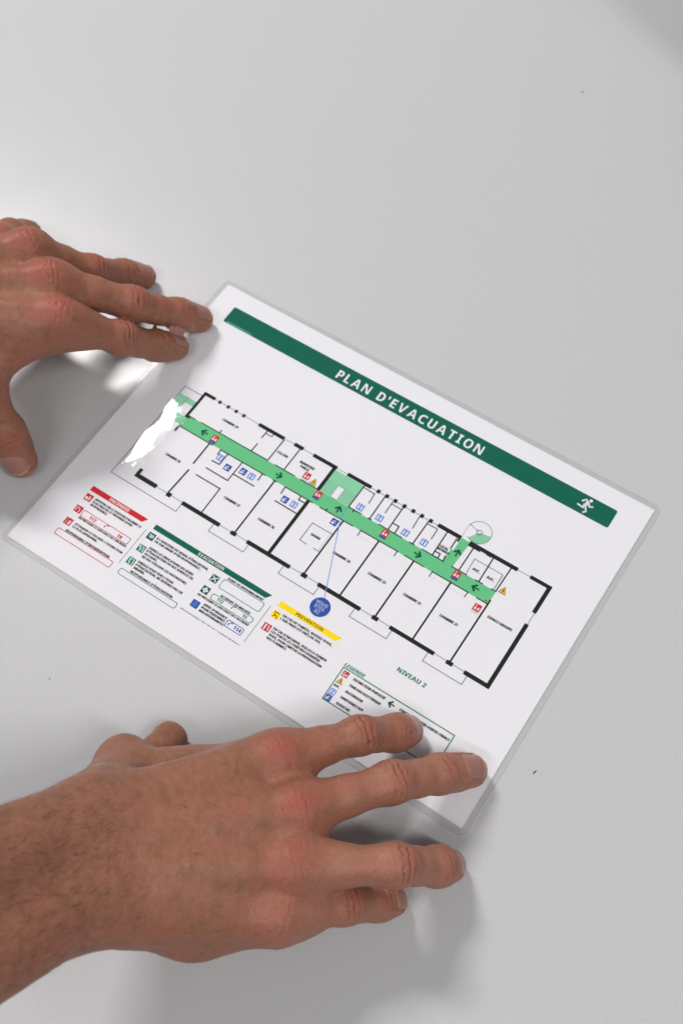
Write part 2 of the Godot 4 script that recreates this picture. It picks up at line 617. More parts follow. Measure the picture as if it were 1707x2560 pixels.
	line(149.7, 123.3, 153.2, 123.3, 0.4)
	path([[228.6, 90.4], [228.0, 80.5], [245.7, 80.5], [245.8, 90.2]], 0.35)
	lay("partition_line", "black")
	pick(0.05)
	line(165.9, 103.2, 189.8, 103.0, 0.22)
	line(212.5, 103.0, 234.9, 103.0, 0.22)
	line(152.8, 110.8, 152.8, 123.0, 0.6)
	line(246.2, 81.0, 246.2, 90.2, 0.5)
	for z in [77.6, 82.0, 86.4]:
		line(220.9, z, 223.6, z, 0.2)
	lay("closet_line", "pale_grey")
	# arrows along the route
	for a in [[53.4, 95.7, PI], [106.8, 95.7, 0.0], [147.9, 95.6, -PI / 2], [200.3, 95.2, 0.0], [218.2, 82.6, -PI / 2], [237.2, 95.3, PI], [27.3, 95.0, PI / 2]]:
		arrow(a[0], a[1], a[2], 2.3)
	# room names
	pick(0.09)
	for t in [["CHAMBRE 29", 57.0, 68.0, 83.2], ["CHAMBRE 28", 42.9, 53.3, 120.2], ["CHAMBRE 27", 88.7, 99.7, 124.9], ["CHAMBRE 26", 113.0, 124.1, 125.6], ["CHAMBRE 24", 160.3, 171.5, 120.1], ["CHAMBRE 23", 183.4, 194.7, 120.1], ["CHAMBRE 22", 206.3, 217.3, 120.2], ["CHAMBRE 21", 229.2, 240.1, 120.0], ["CELLIER", 97.0, 104.2, 83.8], ["BUANDERIE", 111.9, 121.8, 82.2], ["PUBLIC", 113.8, 119.9, 84.6], ["SAUNA", 143.6, 149.8, 117.4], ["ESPACE GROUPE", 251.2, 265.9, 106.8], ["LOCAL", 207.8, 212.9, 84.5], ["MENAGE", 207.3, 214.8, 86.4], ["ASC.", 230.0, 234.6, 86.8], ["ASC.", 239.0, 243.8, 86.9]]:
		text(t[0], t[1], t[3], t[2], 1.6)
	lay("room_name", "text")
	# you are here
	pick(0.08)
	path([[172.2, 146.0], [152.0, 99.4], [151.4, 93.0]], 0.42)
	disc(151.4, 92.8, 0.55, 10)
	lay("pointer_line", "light_blue")
	pick(0.10)
	disc(172.7, 150.5, 5.75, 40)
	var you := lay("position_marker", "blue")
	pick(0.13)
	text("VOUS", 168.9, 149.2, 176.0, 1.9, false)
	text("ETES", 169.7, 151.9, 175.5, 1.9, false)
	text("ICI", 171.2, 154.5, 174.0, 1.9, false)
	lay("marker_lettering", "white", you)


func arrow(x: float, z: float, turn: float, s: float) -> void:
	pick(0.10)
	var d := Vector2.from_angle(turn)
	var n := Vector2(-d.y, d.x)
	var p := Vector2(x, z)
	var pts := []
	for k in [[-1.0, 0.2], [0.25, 0.2], [-0.35, 0.75], [0.05, 1.1], [1.15, 0.0], [0.05, -1.1], [-0.35, -0.75], [0.25, -0.2], [-1.0, -0.2]]:
		var v: Vector2 = p + d * (k[0] * s) + n * (k[1] * s)
		pts.append([v.x, v.y])
	shape(pts)
	lay("direction_arrow", "dark_green")


func extinguisher(x: float, z: float, foot: String, s := 1.0) -> void:
	pick(0.11)
	rect(x - 2.1 * s, z - 2.2 * s, x + 2.1 * s, z + 2.1 * s)
	var o := lay("extinguisher_symbol", "red")
	pick(0.14)
	shape([[x - 1.35 * s, z - 0.1 * s], [x - 0.25 * s, z - 0.1 * s], [x - 0.25 * s, z + 1.4 * s], [x - 1.35 * s, z + 1.4 * s]])
	shape([[x - 1.5 * s, z - 1.0 * s], [x - 0.9 * s, z - 1.75 * s], [x - 0.2 * s, z - 0.75 * s]])
	shape([[x + 0.4 * s, z + 1.3 * s], [x + 0.5 * s, z + 0.1 * s], [x + 0.95 * s, z - 0.75 * s], [x + 1.4 * s, z + 0.1 * s], [x + 1.5 * s, z + 1.3 * s]])
	lay("extinguisher_mark", "white", o)
	if foot:
		pick(0.115)
		rect(x - 2.1 * s, z + 2.15 * s, x + 2.1 * s, z + 3.5 * s)
		lay("symbol_foot", foot, o)


func blue_sign(x: float, z: float, kind: int, s := 1.0) -> void:
	pick(0.11)
	rect(x - 2.1 * s, z - 2.1 * s, x + 2.1 * s, z + 2.1 * s)
	var o := lay("washroom_symbol" if kind == 0 else "shower_symbol", "light_blue" if kind == 0 else "blue")
	pick(0.14)
	if kind == 0:
		for k in [-0.95, 0.95]:
			disc(x + k * s, z - 1.1 * s, 0.42 * s, 10)
			shape([[x + (k - 0.55) * s, z - 0.5 * s], [x + (k + 0.55) * s, z - 0.5 * s], [x + (k + 0.35) * s, z + 1.5 * s], [x + (k - 0.35) * s, z + 1.5 * s]])
		lay("washroom_figure", "white", o)
	else:
		path([[x - 1.3 * s, z + 1.3 * s], [x - 0.9 * s, z - 0.2 * s], [x + 0.2 * s, z - 0.9 * s]], 0.5 * s)
		shape([[x - 0.9 * s, z + 0.4 * s], [x + 0.2 * s, z + 0.2 * s], [x + 0.2 * s, z + 1.4 * s], [x - 0.9 * s, z + 1.4 * s]])
		for k in 3:
			disc(x + (0.5 + 0.4 * k) * s, z + (-0.2 + 0.5 * k) * s, 0.22 * s, 6)
		lay("shower_mark", "white", o)


func warning(x: float, z: float, s := 1.0) -> void:
	pick(0.115)
	shape([[x, z - 2.5 * s], [x + 2.3 * s, z + 2.1 * s], [x - 2.3 * s, z + 2.1 * s]])
	var o := lay("electric_symbol", "text")
	pick(0.135)
	shape([[x, z - 2.0 * s], [x + 1.85 * s, z + 1.8 * s], [x - 1.85 * s, z + 1.8 * s]])
	lay("electric_field", "amber", o)
	pick(0.15)
	path([[x + 0.25 * s, z - 0.9 * s], [x - 0.3 * s, z + 0.3 * s], [x + 0.3 * s, z + 0.3 * s], [x - 0.1 * s, z + 1.4 * s]], 0.35 * s)
	lay("lightning_mark", "text", o)


func print_icons() -> void:
	for e in [[61.0, 95.8, "blue"], [132.8, 93.7, "blue"], [178.1, 94.0, "blue"], [224.6, 94.0, "blue"], [120.6, 87.3, "pale_grey"], [243.8, 104.8, "pale_grey"]]:
		extinguisher(e[0], e[1], e[2])
	for b in [[71.3, 104.5, 0], [93.9, 104.8, 0], [124.9, 106.6, 0], [157.5, 87.7, 0], [170.3, 87.6, 0], [187.4, 87.5, 0], [199.4, 87.1, 0], [78.8, 107.6, 1], [88.1, 104.8, 1], [118.8, 106.8, 1], [150.4, 103.5, 1]]:
		blue_sign(b[0], b[1], b[2])
	warning(126.2, 88.4)
	warning(250.6, 88.4)
	pick(0.11)
	disc(245.6, 98.6, 0.6, 10)
	lay("call_point", "red")


func parallelogram(called: String, color: String, x0: float, x1: float, slant: float) -> MeshInstance3D:
	pick(0.04)
	shape([[x0, 159.0], [x1, 159.0], [x1 - slant, 162.3], [x0, 162.3]])
	return lay(called, color)


func phone(x: float, z: float, s: float) -> void:
	arc(x + 1.6 * s, z + 1.6 * s, 1.8 * s, PI * 0.95, PI * 1.55, 0.5 * s, 8)
	line(x - 0.25 * s, z + 1.2 * s, x - 0.1 * s, z + 2.0 * s, 0.8 * s)
	line(x + 1.4 * s, z - 0.3 * s, x + 2.1 * s, z - 0.2 * s, 0.8 * s)


# a square pictogram: a coloured field with a few white strokes
func pictogram(called: String, color: String, x: float, z: float, strokes: Array, w: float, stroke_color := "white") -> void:
	pick(0.04)
	rect(x, z, x + 4.7, z + 4.5)
	var o := lay(called, color)
	pick(0.08)
	for s in strokes:
		if s.size() == 1:
			disc(x + s[0][0], z + s[0][1], s[0][2], 12)
		else:
			var pts := []
			for p in s:
				pts.append([x + p[0], z + p[1]])
			path(pts, w)
	lay("pictogram_mark", stroke_color, o)


func block(lines: Array, x: float, z0: float, step: float, widths: Array, h := 1.42) -> void:
	for i in lines.size():
		text(lines[i], x, z0 + step * i, x + float(widths[i]), h)


func print_instructions() -> void:
	var flame := [[0.9, 1.3], [1.2, 0.9], [1.7, 1.3]]
	# fire
	var r := parallelogram("fire_heading", "red", 20.8, 61.0, 2.2)
	pick(0.08)
	spaced("INCENDIE", 34.2, 161.6, 48.4, 1.9, 0.35)
	lay("heading_lettering", "white", r)
	pictogram("alarm_pictogram", "red", 21.0, 164.3, [[[1.4, 2.9, 0.95]], [[2.8, 1.2], [2.8, 3.6]], [[3.5, 1.6], [3.5, 3.6]]], 0.45)
	pictogram("phone_pictogram", "red", 20.9, 173.2, [[[1.0, 3.4], [0.9, 2.0], [1.8, 1.0]], [[2.6, 1.4], [3.3, 2.4], [3.3, 3.6]]], 0.5)
	pictogram("extinguisher_pictogram", "red", 21.0, 182.4, [[[1.3, 0.9], [1.3, 3.7]], [[1.3, 1.2], [1.3, 3.6]], [[2.9, 1.8], [2.9, 3.6]], [[3.6, 1.4], [3.6, 3.6]]], 0.6)
	pick(0.05)
	round_box(26.6, 174.0, 60.5, 178.2, 1.1, 0.4)
	round_box(21.2, 190.6, 61.1, 194.6, 1.1, 0.4)
	text("112", 32.0, 177.1, 36.6, 2.1)
	text("18", 52.4, 177.4, 55.6, 2.1)
	phone(43.0, 174.8, 0.8)
	lay("fire_box", "red")
	# evacuation
	var e := parallelogram("evacuation_heading", "green", 66.8, 147.0, 2.4)
	pick(0.08)
	spaced("EVACUATION", 98.0, 161.6, 115.4, 1.9, 0.35)
	lay("heading_lettering", "white", e)
	pictogram("signal_pictogram", "green", 66.6, 164.4, [[[1.2, 1.2], [2.8, 1.6], [2.8, 3.0], [1.4, 2.4]], [[3.4, 1.3], [3.8, 2.4]]], 0.6)
	pictogram("guide_pictogram", "teal", 66.6, 173.3, [[[1.0, 1.0, 0.5]], [[1.0, 1.8], [2.4, 2.4], [1.8, 3.8]], [[2.6, 1.0], [3.8, 1.0], [3.8, 3.6]]], 0.5)
	pictogram("exit_pictogram", "teal", 66.6, 182.5, [[[1.4, 0.9, 0.5]], [[1.6, 1.5], [1.2, 2.6], [2.2, 3.2], [1.9, 4.0]], [[3.0, 0.9], [3.8, 0.9], [3.8, 3.9]]], 0.5)
	pictogram("assembly_pictogram", "green", 112.2, 165.9, [[[0.8, 0.8], [1.6, 1.6]], [[3.9, 0.8], [3.1, 1.6]], [[0.8, 3.7], [1.6, 2.9]], [[3.9, 3.7], [3.1, 2.9]], [[2.35, 2.2, 0.65]]], 0.55)
	pictogram("first_aid_pictogram", "green", 112.0, 174.0, [[[2.35, 1.2], [2.35, 3.3]], [[1.3, 2.25], [3.4, 2.25]]], 1.2)
	pictogram("hearing_pictogram", "blue", 112.2, 183.7, [[[1.4, 1.6], [2.2, 0.9], [3.3, 1.4], [3.1, 2.6], [2.4, 3.6]], [[0.9, 3.6], [2.1, 2.0]]], 0.5, "light_blue")
	pick(0.05)
	round_box(67.0, 190.9, 106.5, 194.5, 1.1, 0.4)
	round_box(119.2, 165.2, 146.4, 171.0, 1.3, 0.4)
	round_box(119.3, 175.4, 146.5, 179.0, 1.2, 0.4)
	text("112", 123.0, 178.0, 126.9, 2.0)
	text("15", 140.2, 178.2, 143.0, 2.0)
	phone(132.8, 175.8, 0.7)
	lay("evacuation_box", "teal")
	pick(0.05)
	round_box(135.2, 183.4, 145.9, 187.4, 0.9, 0.42)
	text("114", 140.2, 186.4, 145.0, 2.1)
	phone(136.9, 184.3, 0.8)
	lay("emergency_number_box", "blue")
	# prevention
	var p := parallelogram("prevention_heading", "yellow", 152.8, 192.8, 2.4)
	pick(0.08)
	spaced("PREVENTION", 164.0, 161.6, 181.4, 1.9, 0.3)
	lay("heading_lettering", "text", p)
	pictogram("smoke_pictogram", "yellow", 152.8, 164.9, [[[1.0, 1.0], [2.4, 0.8], [3.8, 1.1]], [[1.2, 3.8], [2.2, 2.6], [1.4, 1.9]], [[2.2, 2.6], [3.4, 3.0], [3.6, 3.9]]], 0.5, "text")
	pictogram("door_pictogram", "red", 152.7, 173.5, [[[1.2, 0.8], [1.2, 3.8]], [[1.6, 1.0], [1.6, 3.6]], [[3.0, 1.0], [3.8, 1.9], [3.0, 2.6], [3.9, 3.5]]], 0.55)
	# text
	pick(0.06)
	block(["APPUYER SUR LE BOUTON D'ALARME LE", "PLUS PROCHE ET PREVENIR VOTRE", "RESPONSABLE."], 27.2, 165.9, 2.05, [33.4, 28.8, 12.2])
	text("EN PRÉCISANT LE LIEU EXACT DE L'INCIDENT", 26.6, 180.0, 61.2, 1.3)
	block(["ATTAQUER LE FEU AVEC L'EXTINCTEUR", "LE PLUS APPROPRIE."], 27.5, 184.3, 2.1, [34.3, 18.0])
	text("RESPONSABLE D'INTERVENTION", 26.0, 190.3, 57.2, 1.5)
	block(["À L'AUDITION DU SIGNAL D'ÉVACUATION,", "OU SUR ORDRE D'UN RESPONSABLE ;"], 72.4, 166.4, 2.1, [35.8, 32.4])
	block(["SUIVEZ LES INDICATIONS DU GUIDE", "D'ÉVACUATION OU DES SERVICES DE", "SECOURS.", "NE PAS UTILISER LES ASCENSEURS."], 72.4, 173.4, 2.1, [30.8, 32.2, 9.0, 31.2])
	block(["DIRIGEZ VOUS VERS L'ISSUE", "D'ÉVACUATION, NE REVENEZ PAS EN", "ARRIÈRE."], 72.6, 183.4, 2.1, [24.4, 32.2, 7.6])
	text("RESPONSABLE D'ÉVACUATION", 72.7, 190.4, 101.6, 1.5)
	text("POINT DE RASSEMBLEMENT", 120.8, 164.6, 144.6, 1.35)
	text("ACCIDENT OU MALAISE", 123.3, 174.9, 143.0, 1.35)
	text("EN PRÉCISANT LE LIEU EXACT DE L'ACCIDENT", 112.2, 180.9, 146.4, 1.3)
	block(["APPEL D'URGENCE", "POUR PERSONNES", "MALENTENDANTES"], 118.6, 184.1, 2.05, [15.6, 15.6, 16.2])
	block(["EN CAS DE FUMÉES, BAISSEZ VOUS,", "L'AIR FRAIS EST PRÈS DU SOL."], 158.5, 166.0, 2.15, [31.8, 26.2])
	block(["EN CAS D'INCENDIE, VEILLEZ A FERMER", "LES PORTES ET FENÊTRES DERRIÈRE", "VOUS, POUR LIMITER LA PROPAGATION", "DES FLAMMES."], 158.5, 174.8, 2.1, [34.2, 31.4, 33.8, 12.8])
	lay("instruction_text", "text")
	pick(0.05)
	line(63.9, 164.8, 63.9, 189.0, 0.35)
	line(149.8, 164.6, 149.8, 189.0, 0.35)
	lay("column_rule", "mid_grey")
	# a line of print too small to read
	pick(0.05)
	var rng := RandomNumberGenerator.new()
	rng.seed = 21
	var x := 109.2
	while x < 149.0:
		var w := rng.randf_range(0.5, 2.6)
		rect(x, 191.7, x + w, 192.4 if w > 1.0 else 192.2)
		x += w + rng.randf_range(0.2, 0.6)
	lay("small_print", "grey")


func print_legend() -> void:
	pick(0.05)
	path([[202.3, 172.0], [270.0, 171.7], [270.0, 192.0], [202.4, 192.2]], 0.62, true)
	text("LEGENDE", 201.9, 171.2, 214.2, 2.0, true, 0.18)
	lay("legend_frame", "teal")
	pick(0.05)
	text("NIVEAU 2", 226.6, 158.6, 243.9, 2.6)
	lay("level_lettering", "teal")
	extinguisher(205.3, 174.8, "", 0.82)
	warning(205.0, 179.2, 0.82)
	pick(0.09)
	text("ASC.", 203.2, 183.2, 207.0, 1.3)
	text("EXTINCTEUR PORTATIF", 210.3, 175.3, 229.9, 1.45)
	text("TABLEAU ELECTRIQUE", 210.2, 179.2, 229.5, 1.45)
	text("ASCENSEUR", 210.3, 183.1, 221.0, 1.45)
	text("SANITAIRES H/F", 209.9, 187.0, 223.8, 1.45)
	text("DOUCHE", 210.0, 190.9, 218.0, 1.45)
	text("EVACUATION VERS SORTIE FINALE", 239.3, 176.0, 269.0, 1.45)
	lay("legend_text", "text")
	blue_sign(204.9, 186.3, 0, 0.82)
	blue_sign(204.7, 190.1, 1, 0.82)
	arrow(234.2, 175.4, PI, 1.9)


# the clear film: one sheet a little larger than the paper, its surface slightly rippled by the laminator
func laminate() -> void:
	var coarse := FastNoiseLite.new()
	coarse.seed = 4
	coarse.frequency = 0.012
	var fine := FastNoiseLite.new()
	fine.seed = 9
	fine.frequency = 0.2
	fine.fractal_octaves = 2
	var torn := FastNoiseLite.new()
	torn.seed = 14
	torn.frequency = 0.42
	torn.fractal_octaves = 2
	var nx := 400
	var nz := 290
	var x0 := -2.9
	var x1 := 300.0
	var z0 := -3.2
	var z1 := 213.4
	var rad := 4.0
	var v := PackedVector3Array()
	var nn := PackedVector3Array()
	var h := func(x: float, z: float) -> float:
		return Y_PAPER + 0.28 + 0.035 * coarse.get_noise_2d(x, z) + 0.0045 * fine.get_noise_2d(x, z) + 0.0032 * torn.get_noise_2d(x, z) + 0.18 * maxf(0.0, fine.get_noise_2d(x * 0.2, z * 0.2) + 0.1) * smoothstep(0.0, 3.0, maxf(maxf(-x, x - 297.0), maxf(-z, z - 210.0)))
	for j in nz + 1:
		for i in nx + 1:
			var x := lerpf(x0, x1, float(i) / nx)
			var z := lerpf(z0, z1, float(j) / nz)
			# pull the outermost cells round the corners
			var cx := clampf(x, x0 + rad, x1 - rad)
			var cz := clampf(z, z0 + rad, z1 - rad)
			var o := Vector2(x - cx, z - cz)
			if absf(o.x) > 0.001 and absf(o.y) > 0.001:
				var m := maxf(absf(o.x), absf(o.y))
				o = o.normalized() * m
				x = cx + o.x
				z = cz + o.y
			var y: float = h.call(x, z)
			var gx: float = (h.call(x + 0.2, z) - h.call(x - 0.2, z)) / 0.4
			var gz: float = (h.call(x, z + 0.2) - h.call(x, z - 0.2)) / 0.4
			v.append(Vector3(x, y, z) * MM)
			nn.append(Vector3(-gx, 1, -gz).normalized())
	var ix := PackedInt32Array()
	for j in nz:
		for i in nx:
			var a := j * (nx + 1) + i
			ix.append_array(PackedInt32Array([a, a + 1, a + nx + 2, a, a + nx + 2, a + nx + 1]))
	var arr := []
	arr.resize(Mesh.ARRAY_MAX)
	arr[Mesh.ARRAY_VERTEX] = v
	arr[Mesh.ARRAY_NORMAL] = nn
	arr[Mesh.ARRAY_INDEX] = ix
	var me := ArrayMesh.new()
	me.add_surface_from_arrays(Mesh.PRIMITIVE_TRIANGLES, arr)
	var under := v.duplicate()
	for i in under.size():
		under[i] = Vector3(v[i].x, 0.16 * MM, v[i].z)
	arr[Mesh.ARRAY_VERTEX] = under
	var up := PackedVector3Array()
	up.resize(v.size())
	up.fill(Vector3.UP)
	arr[Mesh.ARRAY_NORMAL] = up
	var back := ArrayMesh.new()
	back.add_surface_from_arrays(Mesh.PRIMITIVE_TRIANGLES, arr)
	var bm := StandardMaterial3D.new()
	bm.transparency = BaseMaterial3D.TRANSPARENCY_ALPHA
	bm.albedo_color = Color(0.6, 0.61, 0.58, 0.03)
	bm.roughness = 0.1
	obj("laminate_backing", back, bm, plan)
	var m := StandardMaterial3D.new()
	m.transparency = BaseMaterial3D.TRANSPARENCY_ALPHA
	m.albedo_color = Color(0.85, 0.85, 0.85, 0.006)
	m.roughness = 0.035
	m.metallic_specular = 0.36
	m.cull_mode = BaseMaterial3D.CULL_DISABLED
	obj("laminate_film", me, m, plan)
	# the pressed rim of the film: a narrow slope that catches the light
	var rim := SurfaceTool.new()
	rim.begin(Mesh.PRIMITIVE_TRIANGLES)
	var loop := []
	for j in nx + 1:
		loop.append(j)
	for j in range(1, nz + 1):
		loop.append(j * (nx + 1) + nx)
	for j in range(nx - 1, -1, -1):
		loop.append(nz * (nx + 1) + j)
	for j in range(nz - 1, 0, -1):
		loop.append(j * (nx + 1))
	for k in loop.size():
		var p := v[loop[k]]
		var q := v[loop[(k + 1) % loop.size()]]
		var out := (q - p).cross(Vector3.UP).normalized() * 0.32 * MM
		if out.dot(p - Vector3(0.1485, 0, 0.105)) < 0:
			out = -out
		quad(rim, p, q, Vector3(q.x, 0.08 * MM, q.z) + out, Vector3(p.x, 0.08 * MM, p.z) + out)
	rim.set_smooth_group(0)
	rim.generate_normals()
	var rm := StandardMaterial3D.new()
	rm.transparency = BaseMaterial3D.TRANSPARENCY_ALPHA
	rm.albedo_color = Color(0.9, 0.9, 0.9, 0.3)
	rm.roughness = 0.2
	rm.cull_mode = BaseMaterial3D.CULL_DISABLED
	obj("laminate_rim", rim.commit(), rm, plan)



# ------------------------------------------------------------------ the person
# A hand is a field: tapered capsules joined by a smooth minimum, one chain for the palm and forearm and one per finger,
# meshed as surface nets, refined where nails and knuckle folds are, then given folds, tendons, veins and colour.
const CELL := 1.6
const BLOCK := 8

class Hand:
	var a := PackedVector3Array()
	var ba := PackedVector3Array()
	var inv := PackedFloat32Array()
	var ra := PackedFloat32Array()
	var dr := PackedFloat32Array()
	var chain := PackedInt32Array()
	var soft := PackedFloat32Array()
	var chains := 0
	var joints := []      # dorsal folds: centre, axis, dorsal, side, radius, strength
	var nails := []       # root, axis, dorsal, side, radius, length, half width
	var cords := []       # tendons and veins: a, b, height, width, is_vein
	var flush := []       # redness: centre, radius, amount
	var spots := []       # small moles: x, z, radius
	var verts := PackedVector3Array()
	var lists := []
	var vlist := PackedInt32Array()
	var tris := PackedInt32Array()

	func cap(p: Vector3, q: Vector3, r0: float, r1: float, k := 4.0) -> void:
		a.append(p)
		ba.append(q - p)
		inv.append(1.0 / maxf((q - p).length_squared(), 1e-6))
		ra.append(r0)
		dr.append(r1 - r0)
		chain.append(chains)
		soft.append(k)

	func field(p: Vector3, idx: PackedInt32Array) -> float:
		var palm := 1e3
		var fingers := 1e3
		var cur := 1e3
		var on := 0
		for i in idx:
			var v := p - a[i]
			var w := ba[i]
			var t := clampf(v.dot(w) * inv[i], 0.0, 1.0)
			var d := (v - w * t).length() - ra[i] - dr[i] * t
			var c := chain[i]
			if c == 0:
				var k := soft[i]
				var h := maxf(k - absf(palm - d), 0.0)
				palm = minf(palm, d) - h * h * 0.25 / k
				continue
			if c != on:
				if on:
					var g := maxf(2.5 - absf(fingers - cur), 0.0)
					fingers = minf(fingers, cur) - g * g * 0.1
				on = c
				cur = d
			else:
				var k := soft[i]
				var h := maxf(k - absf(cur - d), 0.0)
				cur = minf(cur, d) - h * h * 0.25 / k
		if on:
			var g := maxf(2.5 - absf(fingers - cur), 0.0)
			fingers = minf(fingers, cur) - g * g * 0.1
		var e := maxf(9.0 - absf(palm - fingers), 0.0)
		return minf(palm, fingers) - e * e * 0.25 / 9.0

	func slope(p: Vector3, idx: PackedInt32Array) -> Vector3:
		var e := 0.25
		return Vector3(field(p + Vector3(e, 0, 0), idx) - field(p - Vector3(e, 0, 0), idx), field(p + Vector3(0, e, 0), idx) - field(p - Vector3(0, e, 0), idx), field(p + Vector3(0, 0, e), idx) - field(p - Vector3(0, 0, e), idx)) / (2.0 * e)

	func near(p: Vector3, reach: float) -> PackedInt32Array:
		var ds := PackedFloat32Array()
		var least := 1e9
		for i in a.size():
			var v := p - a[i]
			var t := clampf(v.dot(ba[i]) * inv[i], 0.0, 1.0)
			var d := (v - ba[i] * t).length() - ra[i] - dr[i] * t
			ds.append(d)
			least = minf(least, d)
		var out := PackedInt32Array()
		if least > reach + 8.0:
			return out
		for i in a.size():
			if ds[i] < least + 2.0 * reach + 12.0:
				out.append(i)
		return out

	func settle(p: Vector3, idx: PackedInt32Array) -> Vector3:
		for i in 2:
			var g := slope(p, idx)
			p -= g * (field(p, idx) / maxf(g.length_squared(), 0.05))
		return p

	func nets() -> void:
		var lo := Vector3(1e9, 1e9, 1e9)
		var hi := -lo
		for i in a.size():
			var r := maxf(ra[i], ra[i] + dr[i]) + 4.0
			for q in [a[i], a[i] + ba[i]]:
				lo = lo.min(q - Vector3(r, r, r))
				hi = hi.max(q + Vector3(r, r, r))
		var size := CELL * BLOCK
		var n := Vector3i(((hi - lo) / size).ceil())
		var reach := size * 0.5 * sqrt(3.0)
		var cells := {}
		var keys := []
		var marks := PackedInt32Array()
		var M := BLOCK + 1
		var node := PackedFloat32Array()
		node.resize(M * M * M)
		for bz in n.z:
			for by in n.y:
				for bx in n.x:
					var o := lo + Vector3(bx, by, bz) * size
					var mid := o + Vector3.ONE * size * 0.5
					var idx := near(mid, reach)
					if idx.is_empty():
						continue
					var d := field(mid, idx)
					if absf(d) > reach + 7.0:
						continue
					var w := 0
					for k in M:
						for j in M:
							for i in M:
								node[w] = field(o + Vector3(i, j, k) * CELL, idx)
								w += 1
					var li := lists.size()
					lists.append(idx)
					for k in BLOCK:
						for j in BLOCK:
							var b := (k * M + j) * M
							for i in BLOCK:
								var c := b + i
								var v0 := node[c]
								var v1 := node[c + 1]
								var v2 := node[c + M]
								var v3 := node[c + M + 1]
								var e := c + M * M
								var v4 := node[e]
								var v5 := node[e + 1]
								var v6 := node[e + M]
								var v7 := node[e + M + 1]
								var s := int(v0 < 0) + int(v1 < 0) + int(v2 < 0) + int(v3 < 0) + int(v4 < 0) + int(v5 < 0) + int(v6 < 0) + int(v7 < 0)
								if s == 0 or s == 8:
									continue
								var sum := Vector3.ZERO
								var m := 0
								for f in [[v0, v1, 0, 0, 0, 1, 0, 0], [v2, v3, 0, 1, 0, 1, 0, 0], [v4, v5, 0, 0, 1, 1, 0, 0], [v6, v7, 0, 1, 1, 1, 0, 0], [v0, v2, 0, 0, 0, 0, 1, 0], [v1, v3, 1, 0, 0, 0, 1, 0], [v4, v6, 0, 0, 1, 0, 1, 0], [v5, v7, 1, 0, 1, 0, 1, 0], [v0, v4, 0, 0, 0, 0, 0, 1], [v1, v5, 1, 0, 0, 0, 0, 1], [v2, v6, 0, 1, 0, 0, 0, 1], [v3, v7, 1, 1, 0, 0, 0, 1]]:
									var p: float = f[0]
									var q: float = f[1]
									if (p < 0) != (q < 0):
										sum += Vector3(f[2], f[3], f[4]) + Vector3(f[5], f[6], f[7]) * (p / (p - q))
										m += 1
								var key := Vector3i(bx * BLOCK + i, by * BLOCK + j, bz * BLOCK + k)
								cells[key] = verts.size()
								keys.append(key)
								marks.append(int(v0 < 0) | int(v1 < 0) << 1 | int(v2 < 0) << 2 | int(v4 < 0) << 3)
								verts.append(o + (Vector3(i, j, k) + sum / m) * CELL)
								vlist.append(li)
		for v in keys.size():
			var key: Vector3i = keys[v]
			var mk := marks[v]
			var s := mk & 1
			for ax in 3:
				if ((mk >> (ax + 1)) & 1) == s:
					continue
				var b := Vector3i.ZERO
				var c := Vector3i.ZERO
				b[(ax + 1) % 3] = 1
				c[(ax + 2) % 3] = 1
				var v1: int = cells.get(key - b, -1)
				var v2: int = cells.get(key - b - c, -1)
				var v3: int = cells.get(key - c, -1)
				if v1 < 0 or v2 < 0 or v3 < 0:
					continue
				if s:
					tris.append_array(PackedInt32Array([v, v2, v1, v, v3, v2]))
				else:
					tris.append_array(PackedInt32Array([v, v1, v2, v, v2, v3]))
		for v in verts.size():
			verts[v] = settle(verts[v], lists[vlist[v]])

	# split every edge whose two ends are wanted
	func refine(wanted: PackedByteArray) -> void:
		var mids := {}
		var out := PackedInt32Array()
		for i in range(0, tris.size(), 3):
			var t := [tris[i], tris[i + 1], tris[i + 2]]
			var m := [-1, -1, -1]
			var n := 0
			for e in 3:
				var p: int = t[e]
				var q: int = t[(e + 1) % 3]
				if wanted[p] and wanted[q]:
					var key := mini(p, q) * 4194304 + maxi(p, q)
					if not mids.has(key):
						mids[key] = verts.size()
						verts.append(settle((verts[p] + verts[q]) * 0.5, lists[vlist[p]]))
						vlist.append(vlist[p])
					m[e] = mids[key]
					n += 1
			if n == 0:
				out.append_array(PackedInt32Array(t))
			elif n == 3:
				out.append_array(PackedInt32Array([t[0], m[0], m[2], m[0], t[1], m[1], m[2], m[1], t[2], m[0], m[1], m[2]]))
			else:
				var e := 0
				while m[e] < 0 or (n == 2 and m[(e + 2) % 3] >= 0 and m[(e + 1) % 3] < 0):
					e += 1
				if n == 1:
					out.append_array(PackedInt32Array([t[e], m[e], t[(e + 2) % 3], m[e], t[(e + 1) % 3], t[(e + 2) % 3]]))
				else:
					# edges e and e+1 are split, e+2 is not
					var f := (e + 1) % 3
					var g := (e + 2) % 3
					out.append_array(PackedInt32Array([t[e], m[e], t[g], m[e], m[f], t[g], m[e], t[f], m[f]]))
		tris = out

	func normals() -> PackedVector3Array:
		var nn := PackedVector3Array()
		nn.resize(verts.size())
		for i in range(0, tris.size(), 3):
			var p := verts[tris[i]]
			var f := (verts[tris[i + 2]] - p).cross(verts[tris[i + 1]] - p)
			for j in 3:
				nn[tris[i + j]] += f
		for v in nn.size():
			nn[v] = nn[v].normalized()
		return nn


